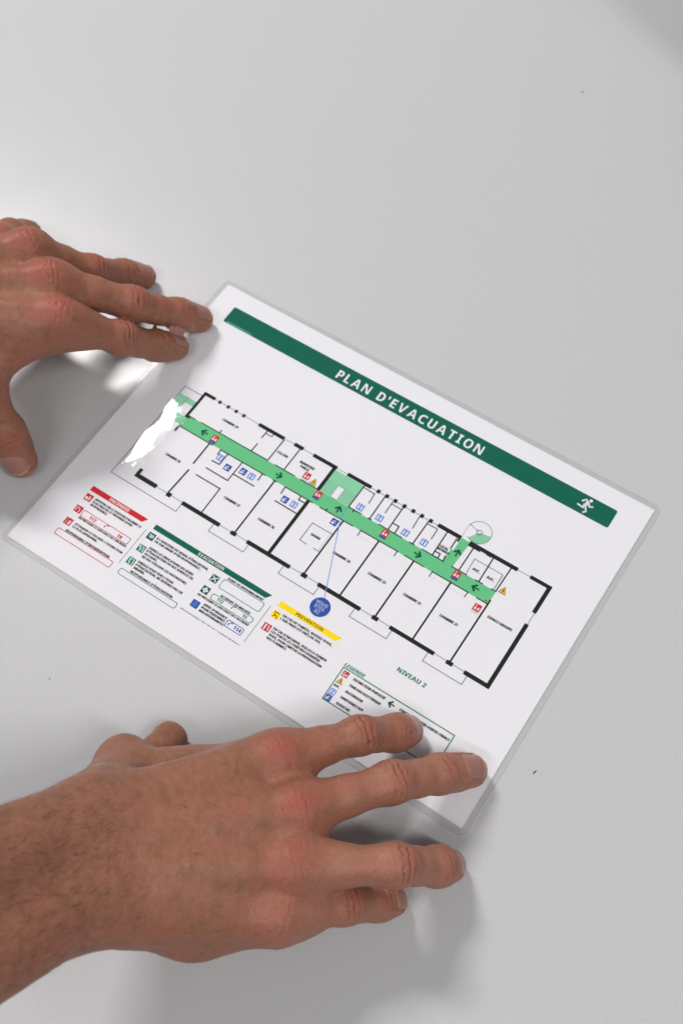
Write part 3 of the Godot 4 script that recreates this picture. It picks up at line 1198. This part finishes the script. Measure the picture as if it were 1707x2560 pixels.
# one finger: joints from knuckle to tip centre, radii at each; dorsal leans the nail and folds
func add_finger(h: Hand, pts: Array, radii: Array, lean := Vector3.ZERO, thumb := false) -> void:
	h.chains += 1
	var n := pts.size()
	for i in n - 1:
		var p: Vector3 = pts[i]
		var q: Vector3 = pts[i + 1]
		var r0: float = radii[i]
		var r1: float = radii[i + 1]
		var waist := 0.9 if i < n - 2 else 0.98
		var m := p.lerp(q, 0.5)
		h.cap(p, m, r0, (r0 + r1) * 0.5 * waist, 4.5)
		h.cap(m, q, (r0 + r1) * 0.5 * waist, r1, 4.5)
	var up := (Vector3.UP + lean).normalized()
	for i in range(1, n - 1):
		var ax: Vector3 = ((pts[i + 1] - pts[i]).normalized() + (pts[i] - pts[i - 1]).normalized()).normalized()
		var dor := (up - ax * up.dot(ax)).normalized()
		var big := i == 1
		h.joints.append([pts[i] + dor * radii[i] * 0.1, ax, dor, ax.cross(dor), radii[i], 1.0 if big and not thumb else 0.6])
		h.flush.append([pts[i] + dor * radii[i], 8.5 if big else 6.0, 0.4 if big else 0.3])
		# a little extra skin over the joint
		h.cap(pts[i] + dor * radii[i] * 0.13 - ax * 2.5, pts[i] + dor * radii[i] * 0.13 + ax * 2.5, radii[i] * 0.88, radii[i] * 0.87, 4.0)
	# fleshy pad under the tip
	var ax: Vector3 = (pts[n - 1] - pts[n - 2]).normalized()
	var dor := (up - ax * up.dot(ax)).normalized()
	var L: float = (pts[n - 1] - pts[n - 2]).length()
	var r: float = radii[n - 1]
	h.nails.append([pts[n - 2] + ax * (L * 0.42), ax, dor, ax.cross(dor), r, L * 0.58 + r * 0.5, r * (0.78 if not thumb else 0.84), (pts[n - 2] + pts[n - 1]) * 0.5])
	h.flush.append([pts[n - 1] - dor * r * 0.5, 9.0, 0.25])


func smooth(a: float, b: float, x: float) -> float:
	return smoothstep(a, b, x)


func finish_hand(h: Hand, called: String, label: String, root: Node3D, skin: Material, nail_mat: Material) -> void:
	h.nets()
	for pass_no in 2:
		var want := PackedByteArray()
		want.resize(h.verts.size())
		for v in h.verts.size():
			var p := h.verts[v]
			var hit := 0
			for j in h.joints:
				var d: Vector3 = p - j[0]
				if absf(d.dot(j[1])) < 9.0 and d.dot(j[2]) > 0.0 and d.length_squared() < 260.0:
					hit = 1
					break
			if not hit:
				for k in h.nails:
					var d: Vector3 = p - k[0]
					var s: float = d.dot(k[1])
					if s > -4.0 and s < k[5] + 3.0 and d.dot(k[2]) > 0.0 and d.length_squared() < 500.0:
						hit = 1
						break
			for k in h.spots:
				if Vector2(p.x - k[0], p.z - k[1]).length() < 3.0 and p.y > 40.0:
					hit = 1
			want[v] = hit
		h.refine(want)
	var nn := h.normals()
	var wob := FastNoiseLite.new()
	wob.seed = 17
	wob.frequency = 0.11
	var wav := FastNoiseLite.new()
	wav.seed = 31
	wav.frequency = 0.35
	var col := PackedColorArray()
	col.resize(h.verts.size())
	var base := Vector3(0.345, 0.160, 0.104)
	var red := Vector3(0.375, 0.095, 0.068)
	var pale := Vector3(0.44, 0.26, 0.15)
	var brown := Vector3(0.21, 0.102, 0.05)
	for v in h.verts.size():
		var p := h.verts[v]
		var n := nn[v]
		var move := 0.28 * wob.get_noise_3dv(p * 0.7) + 0.10 * wob.get_noise_3dv(p * 2.3)
		var c := base
		var mott := wob.get_noise_3dv(p * 0.55)
		c = c.lerp(red, clampf(0.16 + 0.35 * mott + 0.25 * wob.get_noise_3dv(p * 1.5 + Vector3(0, 50, 0)), 0.0, 0.45) * clampf(1.0 + (p.x - 215.0) / 60.0 if called == "right_hand" else 1.0, 0.25, 1.0))
		c = c.lerp(brown, clampf(-0.5 * mott + (0.08 + (0.14 * smooth(225.0, 185.0, p.x) if called == "right_hand" else 0.0)) + 0.7 * wob.get_noise_3dv(p * 1.9 + Vector3(90, 0, 0)), 0.0, 0.6))
		if called == "right_hand":
			c = c.lerp(Vector3(0.42, 0.198, 0.14), 0.45 * smooth(236.0, 264.0, p.x))
		for f in h.flush:
			var d: float = (p - f[0]).length() / f[1]
			if d < 2.0:
				c = c.lerp(red, clampf(float(f[2]) * exp(-d * d * 1.6), 0.0, 1.0))
		for j in h.joints:
			var d: Vector3 = p - j[0]
			var s: float = d.dot(j[1])
			if absf(s) > 9.5:
				continue
			var up: float = d.dot(j[2])
			var side: float = d.dot(j[3]) / float(j[4])
			if up < 0.0 or absf(side) > 1.4 or d.length_squared() > 260.0:
				continue
			var face := smooth(-0.15, 0.4, n.dot(j[2])) * float(j[5])
			# an oval patch of uneven folds that bow away from the middle of the joint
			var w := wav.get_noise_3dv(p * 0.22) * 2.2 + wav.get_noise_3dv(p * 0.7) * 0.7
			var q := s * (1.0 + 0.22 * side * side) + w
			var wave := pow(0.5 - 0.5 * cos(q / 1.75 * PI), 3.5)
			var patch := exp(-s * s / 20.0) * smooth(1.25, 0.5, absf(side))
			var amp := patch * face * clampf(0.75 + 1.4 * wav.get_noise_3dv(p * 0.3 + Vector3(40, 7, 3)), 0.1, 1.3)
			var fine := pow(0.5 + 0.5 * sin(q * 5.2 + 3.0 * wav.get_noise_3dv(p)), 4.0) * 0.10 * amp
			move += 0.22 * exp(-s * s / 26.0) * face - 0.8 * wave * amp - fine
			c = c.lerp(Vector3(0.21, 0.065, 0.042), clampf(0.85 * wave * amp, 0.0, 0.8))
		for k in h.cords:
			var e: Vector3 = k[1] - k[0]
			var d: Vector3 = p - k[0]
			var t := clampf(d.dot(e) / e.length_squared(), 0.0, 1.0)
			var off: Vector3 = d - e * t
			off -= Vector3.UP * off.y
			var x := off.length() / float(k[3])
			if x < 2.5 and n.y > 0.1:
				var g := exp(-x * x) * smooth(0.1, 0.5, n.y) * (1.0 if k[4] else sin(PI * clampf(t * 0.86 + 0.1, 0.0, 1.0)))
				move += float(k[2]) * g
				if k[4]:
					c = c.lerp(Vector3(0.25, 0.17, 0.13), 0.25 * g)
		for k in h.nails:
			var d: Vector3 = p - k[0]
			var up: float = d.dot(k[2])
			if up < 0.0 or d.length_squared() > 500.0:
				continue
			var s: float = d.dot(k[1]) / float(k[5])
			var u: float = d.dot(k[3]) / float(k[6])
			var edge := maxf(absf(u), maxf(-(s - 0.12 * u * u) / 0.9 + 0.55, (s - 1.0) * 1.5 + 1.0))   # 1 on the nail's rim
			if s > -0.5 and s < 1.12:
				var rimg := exp(-pow((edge - 1.12) / 0.10, 2.0))
				move += 0.34 * rimg * (1.0 if s < 0.9 else 0.2)
				move -= 0.35 * smooth(1.05, 0.93, edge)
				c = c.lerp(Vector3(0.36, 0.14, 0.09), 0.35 * rimg)
			# the pressed tip turns pale and yellowish
			c = c.lerp(pale, 0.75 * smooth(0.82, 1.12, s) * smooth(1.6, 0.9, absf(u)))
		for k in h.spots:
			if p.y > 40.0:
				c = c.lerp(Vector3(0.09, 0.04, 0.028), 0.75 * smooth(k[2] * 1.25, k[2] * 0.6, Vector2(p.x - k[0], p.z - k[1]).length()))
		# paler palm side
		c = c.lerp(Vector3(0.44, 0.22, 0.15), 0.5 * smooth(0.1, -0.6, n.y))
		h.verts[v] = p + n * move
		col[v] = Color(c.x, c.y, c.z)
	nn = h.normals()
	var out := PackedVector3Array()
	out.resize(h.verts.size())
	for v in h.verts.size():
		out[v] = h.verts[v] * MM - root.position
	var arr := []
	arr.resize(Mesh.ARRAY_MAX)
	arr[Mesh.ARRAY_VERTEX] = out
	arr[Mesh.ARRAY_NORMAL] = nn
	arr[Mesh.ARRAY_COLOR] = col
	arr[Mesh.ARRAY_INDEX] = h.tris
	var me := ArrayMesh.new()
	me.add_surface_from_arrays(Mesh.PRIMITIVE_TRIANGLES, arr)
	var body := obj(called, me, skin, root)
	body.set_meta("label", label)
	for k in h.nails:
		obj("fingernail", nail_mesh(h, k, root), nail_mat, body)
	print(called, " ", h.verts.size(), " vertices")


# a curved plate laid on the tip, a hair proud of the skin, its free edge standing clear
func nail_mesh(h: Hand, k: Array, root: Node3D) -> ArrayMesh:
	var nu := 14
	var nv := 16
	var v := PackedVector3Array()
	var col := PackedColorArray()
	var ix := PackedInt32Array()
	var idx := h.near(k[7], 30.0)
	for j in nv + 1:
		for i in nu + 1:
			var u := lerpf(-1.0, 1.0, float(i) / nu)
			var t := float(j) / nv
			# rounded at the root, gently rounded at the free edge
			var s := lerpf(0.24 * u * u, 1.0 - 0.22 * u * u, t)
			var ang := u * 0.88
			var dir: Vector3 = (k[2] * cos(ang) + k[3] * sin(ang)).normalized()
			var o: Vector3 = k[0] + k[1] * (s * float(k[5]))
			# from outside towards the finger's core until the skin is met
			var axis_o := o
			var end: float = (k[7] - k[0]).dot(k[1]) + (float(k[5]) * 0.42)
			if (o - k[0]).dot(k[1]) > end:
				axis_o = k[0] + k[1] * end
				dir = (dir * float(k[4]) + (o - axis_o) * 0.9).normalized()
			var lift := 0.0
			var d := float(k[4]) * 1.6
			for q in 12:
				var f := h.field(axis_o + dir * d, idx)
				d -= f * 0.9
				if absf(f) < 0.02:
					break
			var rise := 0.05 - 0.55 * smooth(0.75, 1.0, absf(u)) - 0.6 * smooth(0.12, 0.0, t) + 0.25 * smooth(0.85, 1.0, t)
			v.append((axis_o + dir * (d + rise + lift)) * MM - root.position)
			var c := Vector3(0.31, 0.142, 0.108)
			c = c.lerp(Vector3(0.34, 0.17, 0.135), smooth(0.28, 0.12, t + 0.15 * u * u) * 0.6)
			c = c.lerp(Vector3(0.42, 0.26, 0.17), smooth(0.88, 0.96, t))
			col.append(Color(c.x, c.y, c.z))
	for j in nv:
		for i in nu:
			var q := j * (nu + 1) + i
			ix.append_array(PackedInt32Array([q, q + nu + 1, q + 1, q + 1, q + nu + 1, q + nu + 2]))
	var nn := PackedVector3Array()
	nn.resize(v.size())
	for i in range(0, ix.size(), 3):
		var f := (v[ix[i + 2]] - v[ix[i]]).cross(v[ix[i + 1]] - v[ix[i]])
		for j in 3:
			nn[ix[i + j]] += f
	var flip: bool = nn[nn.size() / 2].dot(k[2]) < 0
	for i in nn.size():
		nn[i] = nn[i].normalized() * (-1.0 if flip else 1.0)
	if flip:
		for i in range(0, ix.size(), 3):
			var w := ix[i + 1]
			ix[i + 1] = ix[i + 2]
			ix[i + 2] = w
	var arr := []
	arr.resize(Mesh.ARRAY_MAX)
	arr[Mesh.ARRAY_VERTEX] = v
	arr[Mesh.ARRAY_NORMAL] = nn
	arr[Mesh.ARRAY_COLOR] = col
	arr[Mesh.ARRAY_INDEX] = ix
	var me := ArrayMesh.new()
	me.add_surface_from_arrays(Mesh.PRIMITIVE_TRIANGLES, arr)
	return me


func V(x: float, z: float, y: float) -> Vector3:
	return Vector3(x, y, z)


func build_person() -> void:
	var root := thing("person", "bare forearms and hands of a person at the left, fingertips pressing the plan flat", "person", Vector3(0.15, 0.0, 0.25))
	var skin := mat(Color.WHITE, 0.48, 0.36)
	skin.vertex_color_use_as_albedo = true
	skin.uv1_triplanar = true
	skin.uv1_scale = Vector3.ONE * 38.0
	skin.normal_enabled = true
	skin.normal_texture = noise_tex(FastNoiseLite.TYPE_CELLULAR, 0.045, 8, 512, true, 5.0, 2)
	skin.normal_scale = 0.6
	var grain := noise_tex(FastNoiseLite.TYPE_SIMPLEX_SMOOTH, 0.05, 12, 512)
	grain.color_ramp = ramp([Color(0.86, 0.83, 0.82), Color(1, 1, 1)], [0.2, 0.8])
	skin.albedo_texture = grain
	skin.subsurf_scatter_enabled = true
	skin.subsurf_scatter_strength = 0.05
	var nail := mat(Color.WHITE, 0.32, 0.5)
	nail.vertex_color_use_as_albedo = true
	right_hand(root, skin, nail)
	left_hand(root, skin, nail)


func right_hand(root: Node3D, skin: Material, nail: Material) -> void:
	var h := Hand.new()
	# palm and forearm: wrist, knuckles, the muscle pads and the two bones of the forearm
	var w := V(177, 324, 84)
	var side := V(-0.55, -0.83, 0.0)           # towards the thumb
	var k1 := V(212, 239, 48)
	var k2 := V(234, 255, 54)
	var k3 := V(246, 276, 55)
	var k4 := V(251, 296, 49)
	h.cap(w + side * 17 + V(0, 0, -3), k1, 16.0, 11.0, 10.0)
	h.cap(w + side * 6, k2, 17.0, 11.0, 10.0)
	h.cap(w - side * 7, k3, 17.0, 10.5, 10.0)
	h.cap(w - side * 18 + V(0, 0, -3), k4, 16.0, 10.0, 10.0)
	h.cap(V(197, 331, 60), V(221, 318, 42), 15.5, 14.5, 12.0)
	h.cap(V(221, 318, 42), V(247, 298, 39), 14.5, 12.3, 12.0)
	h.cap(V(170, 276, 42), V(201, 247, 44), 12.0, 10.5, 10.0)
	h.cap(V(156, 286, 44), V(182, 268, 42), 12.0, 12.0, 10.0)
	h.cap(k1 + V(3, -4, -6), k2 + V(3, -4, -8), 7.5, 7.5, 7.0)
	h.cap(k2 + V(3, -4, -8), k3 + V(4, -4, -8), 7.5, 7.5, 7.0)
	for k in [k1, k2, k3, k4]:
		h.cap(k + V(0, 0, 1.0), k + (k - w).normalized() * 3.0, 9.7, 9.2, 9.0)
	h.cap(k3 + V(9, -7, -9), k4 + V(8, -7, -8), 8.0, 7.5, 8.0)
	# forearm
	var e := w + (V(164, 369, 126) - w) * 3.0
	h.cap(w + side * 16, e + side * 18, 18.0, 27.0, 12.0)
	h.cap(w - side * 15, e - side * 18, 18.5, 27.0, 12.0)
	h.cap(V(199, 334, 83), V(194, 338, 88), 8.0, 9.0, 6.0)
	# thumb
	var t0 := w + side * 22 + V(-2, -6, -14)
	var t1 := V(149, 279, 37)
	h.cap(t0, t1, 15.0, 11.5, 9.0)
	add_finger(h, [t1, V(156, 274, 19), V(151.5, 254.8, 9.3)], [11.5, 10.5, 9.4], V(-3.0, -0.6, -1.6), true)
	add_finger(h, [k1, V(236, 207, 38), V(246, 193, 20), V(249.5, 185, 8.6)], [10.8, 8.7, 8.5, 8.2], V(0, 0, 0))
	add_finger(h, [k2, V(261, 218, 40), V(276, 198, 22), V(286.5, 185, 8.9)], [10.8, 9.4, 9.0, 8.5])
	add_finger(h, [k3, V(283, 249.5, 46), V(297, 236, 22), V(301, 230, 8.6)], [10.3, 9.2, 8.7, 8.2])
	add_finger(h, [k4, V(272, 275, 34), V(282, 264.5, 17), V(287.5, 258, 8)], [9.6, 8.3, 7.6, 7.0])
	for k in [[k1, 0.8], [k2, 0.85], [k3, 0.6], [k4, 0.4]]:
		h.flush.append([k[0] + V(0, 0, 10), 11.5, k[1]])
		h.joints.append([k[0] + V(0, 0, 2), (k[0] - w).normalized(), Vector3.UP, (k[0] - w).normalized().cross(Vector3.UP), 10.5, 0.22])
	var up := V(0, 0, 13)
	for c in [[w + side * 8 + up, k1 + up], [w + side * 2 + up, k2 + up], [w - side * 6 + up, k3 + up], [w - side * 12 + up, k4 + up]]:
		h.cords.append([c[0].lerp(c[1], 0.35), c[1], 0.7, 3.4, false])
	for c in [[V(215, 285, 64), V(198, 300, 68)], [V(198, 300, 68), V(186, 300, 70)], [V(226, 274, 62), V(215, 285, 64)], [V(232, 290, 62), V(214, 302, 66)], [V(214, 302, 66), V(190, 322, 72)]]:
		h.cords.append([c[0], c[1], 0.55, 1.7, true])
	h.spots = [[199.0, 284.0, 0.55], [214.0, 297.0, 0.6], [231.0, 260.0, 0.45]]
	finish_hand(h, "right_hand", "right hand nearer the viewer, pressing the plan's lower edge with spread fingers", root, skin, nail)
	arm_hair(h, root, w, e)


func left_hand(root: Node3D, skin: Material, nail: Material) -> void:
	var h := Hand.new()
	var w := V(-104, 157, 90)
	var side := V(0.62, 0.78, 0.0)             # towards the thumb
	var k1 := V(-25, 108, 66)
	var k2 := V(-45, 92, 70)
	var k3 := V(-70, 82, 71)
	var k4 := V(-92, 86, 65)
	h.cap(w + side * 17 + V(0, 0, -2), k1, 15.0, 10.0, 9.0)
	h.cap(w + side * 6, k2, 15.0, 10.0, 9.0)
	h.cap(w - side * 7, k3, 15.0, 9.5, 9.0)
	h.cap(w - side * 18 + V(0, 0, -3), k4, 14.0, 9.0, 9.0)
	h.cap(w - side * 20 + V(4, -6, -14), k4 + V(-6, 4, -10), 13.0, 10.0, 10.0)
	h.cap(w + side * 14 + V(6, -8, -14), k1 + V(-10, 6, -10), 13.0, 9.0, 10.0)
	h.cap(k1 + V(0, 0, -8), k2 + V(1, -2, -8), 7.0, 7.0, 7.0)
	h.cap(k2 + V(1, -2, -8), k3 + V(1, -2, -9), 7.0, 7.0, 7.0)
	h.cap(k3 + V(1, -2, -9), k4 + V(1, -2, -8), 7.0, 6.5, 7.0)
	for k in [k1, k2, k3, k4]:
		h.cap(k + V(0, 0, 2.5), k + (k - w).normalized() * 3.0 + V(0, 0, 1.5), 10.0, 9.3, 6.0)
	var e := V(-195, 280, 150)
	h.cap(w + side * 14, e + side * 18, 19.0, 26.0, 12.0)
	h.cap(w - side * 13, e - side * 16, 19.0, 27.0, 12.0)
	var t0 := w + side * 20 + V(4, -4, -10)
	var t1 := V(-42, 163, 55)
	h.cap(t0, t1, 15.0, 12.0, 9.0)
	h.cap(t1 + V(-3, -8, 2), V(-38, 126, 63), 12.0, 11.0, 10.0)
	h.cap(V(-38, 126, 63), V(-21, 105, 57), 11.0, 9.5, 10.0)
	h.cap(V(-62, 145, 68), V(-40, 112, 66), 13.0, 11.0, 10.0)
	add_finger(h, [t1, V(-27, 168, 30), V(-20, 172, 10.5)], [12.0, 10.8, 9.8], V(-0.15, 0.1, 0), true)
	add_finger(h, [k1, V(-7, 87, 39), V(2, 71, 19.5), V(6, 59.7, 8.3)], [10.8, 9.4, 8.6, 7.8])
	add_finger(h, [k2, V(-14, 66, 43), V(-1, 46, 20.5), V(6, 35.3, 8.8)], [10.8, 9.6, 8.6, 8.0])
	add_finger(h, [k3, V(-52, 58, 40), V(-50, 39, 19), V(-44, 27.3, 8)], [10.3, 8.6, 7.9, 7.4])
	add_finger(h, [k4, V(-114, 62, 38), V(-124, 48, 19), V(-130, 38, 8)], [9.6, 8.4, 7.6, 7.0])
	for k in [[k1, 0.95], [k2, 0.95], [k3, 0.8], [k4, 0.7]]:
		h.flush.append([k[0] + V(0, 0, 10), 11.5, k[1]])
		h.joints.append([k[0] + V(0, 0, 2), (k[0] - w).normalized(), Vector3.UP, (k[0] - w).normalized().cross(Vector3.UP), 10.5, 0.45])
	var up := V(0, 0, 13)
	for c in [[w + side * 8 + up, k1 + up], [w + side * 2 + up, k2 + up], [w - side * 6 + up, k3 + up], [w - side * 12 + up, k4 + up]]:
		h.cords.append([c[0].lerp(c[1], 0.25), c[1], 1.4, 3.2, false])
	finish_hand(h, "left_hand", "left hand farther from the viewer, two fingertips on the plan's upper left edge", root, skin, nail)


# short dark hairs lying along the forearm and wrist
func arm_hair(h: Hand, root: Node3D, w: Vector3, e: Vector3) -> void:
	var rng := RandomNumberGenerator.new()
	rng.seed = 77
	var st := SurfaceTool.new()
	st.begin(Mesh.PRIMITIVE_TRIANGLES)
	var nn := h.normals()
	var along := (w - e).normalized()
	var made := 0
	while made < 2600:
		var v := rng.randi() % h.verts.size()
		var p := h.verts[v]
		var s := (p - w).dot(along)
		var n := nn[v]
		if s > 22.0 or s < -120.0 or n.y < -0.35 or rng.randf() < smooth(-12.0, 22.0, s):
			continue
		made += 1
		var side := along.cross(n).normalized()
		var dir := (along * rng.randf_range(0.5, 1.0) + side * rng.randf_range(-0.9, 0.9) + n * rng.randf_range(0.15, 0.7)).normalized()
		var L := rng.randf_range(4.0, 9.5)
		var wide := side * rng.randf_range(0.026, 0.042)
		var was := p - n * 0.3
		for k in 4:
			var t := (k + 1) / 4.0
			var now := was + (dir + along * 0.35 * t - n * 0.45 * t).normalized() * L / 4.0
			var a := wide * (1.0 - 0.8 * k / 4.0)
			var b := wide * (1.0 - 0.8 * t)
			for q in [was - a, was + a, now + b, was - a, now + b, now - b]:
				st.set_normal(n)
				st.add_vertex(q * MM - root.position)
			was = now
	var m := mat(lin(0.10, 0.055, 0.03), 0.5)
	m.cull_mode = BaseMaterial3D.CULL_DISABLED
	var o := obj("arm_hair", st.commit(), m, root.get_node("right_hand"))
	o.set_meta("kind", "stuff")
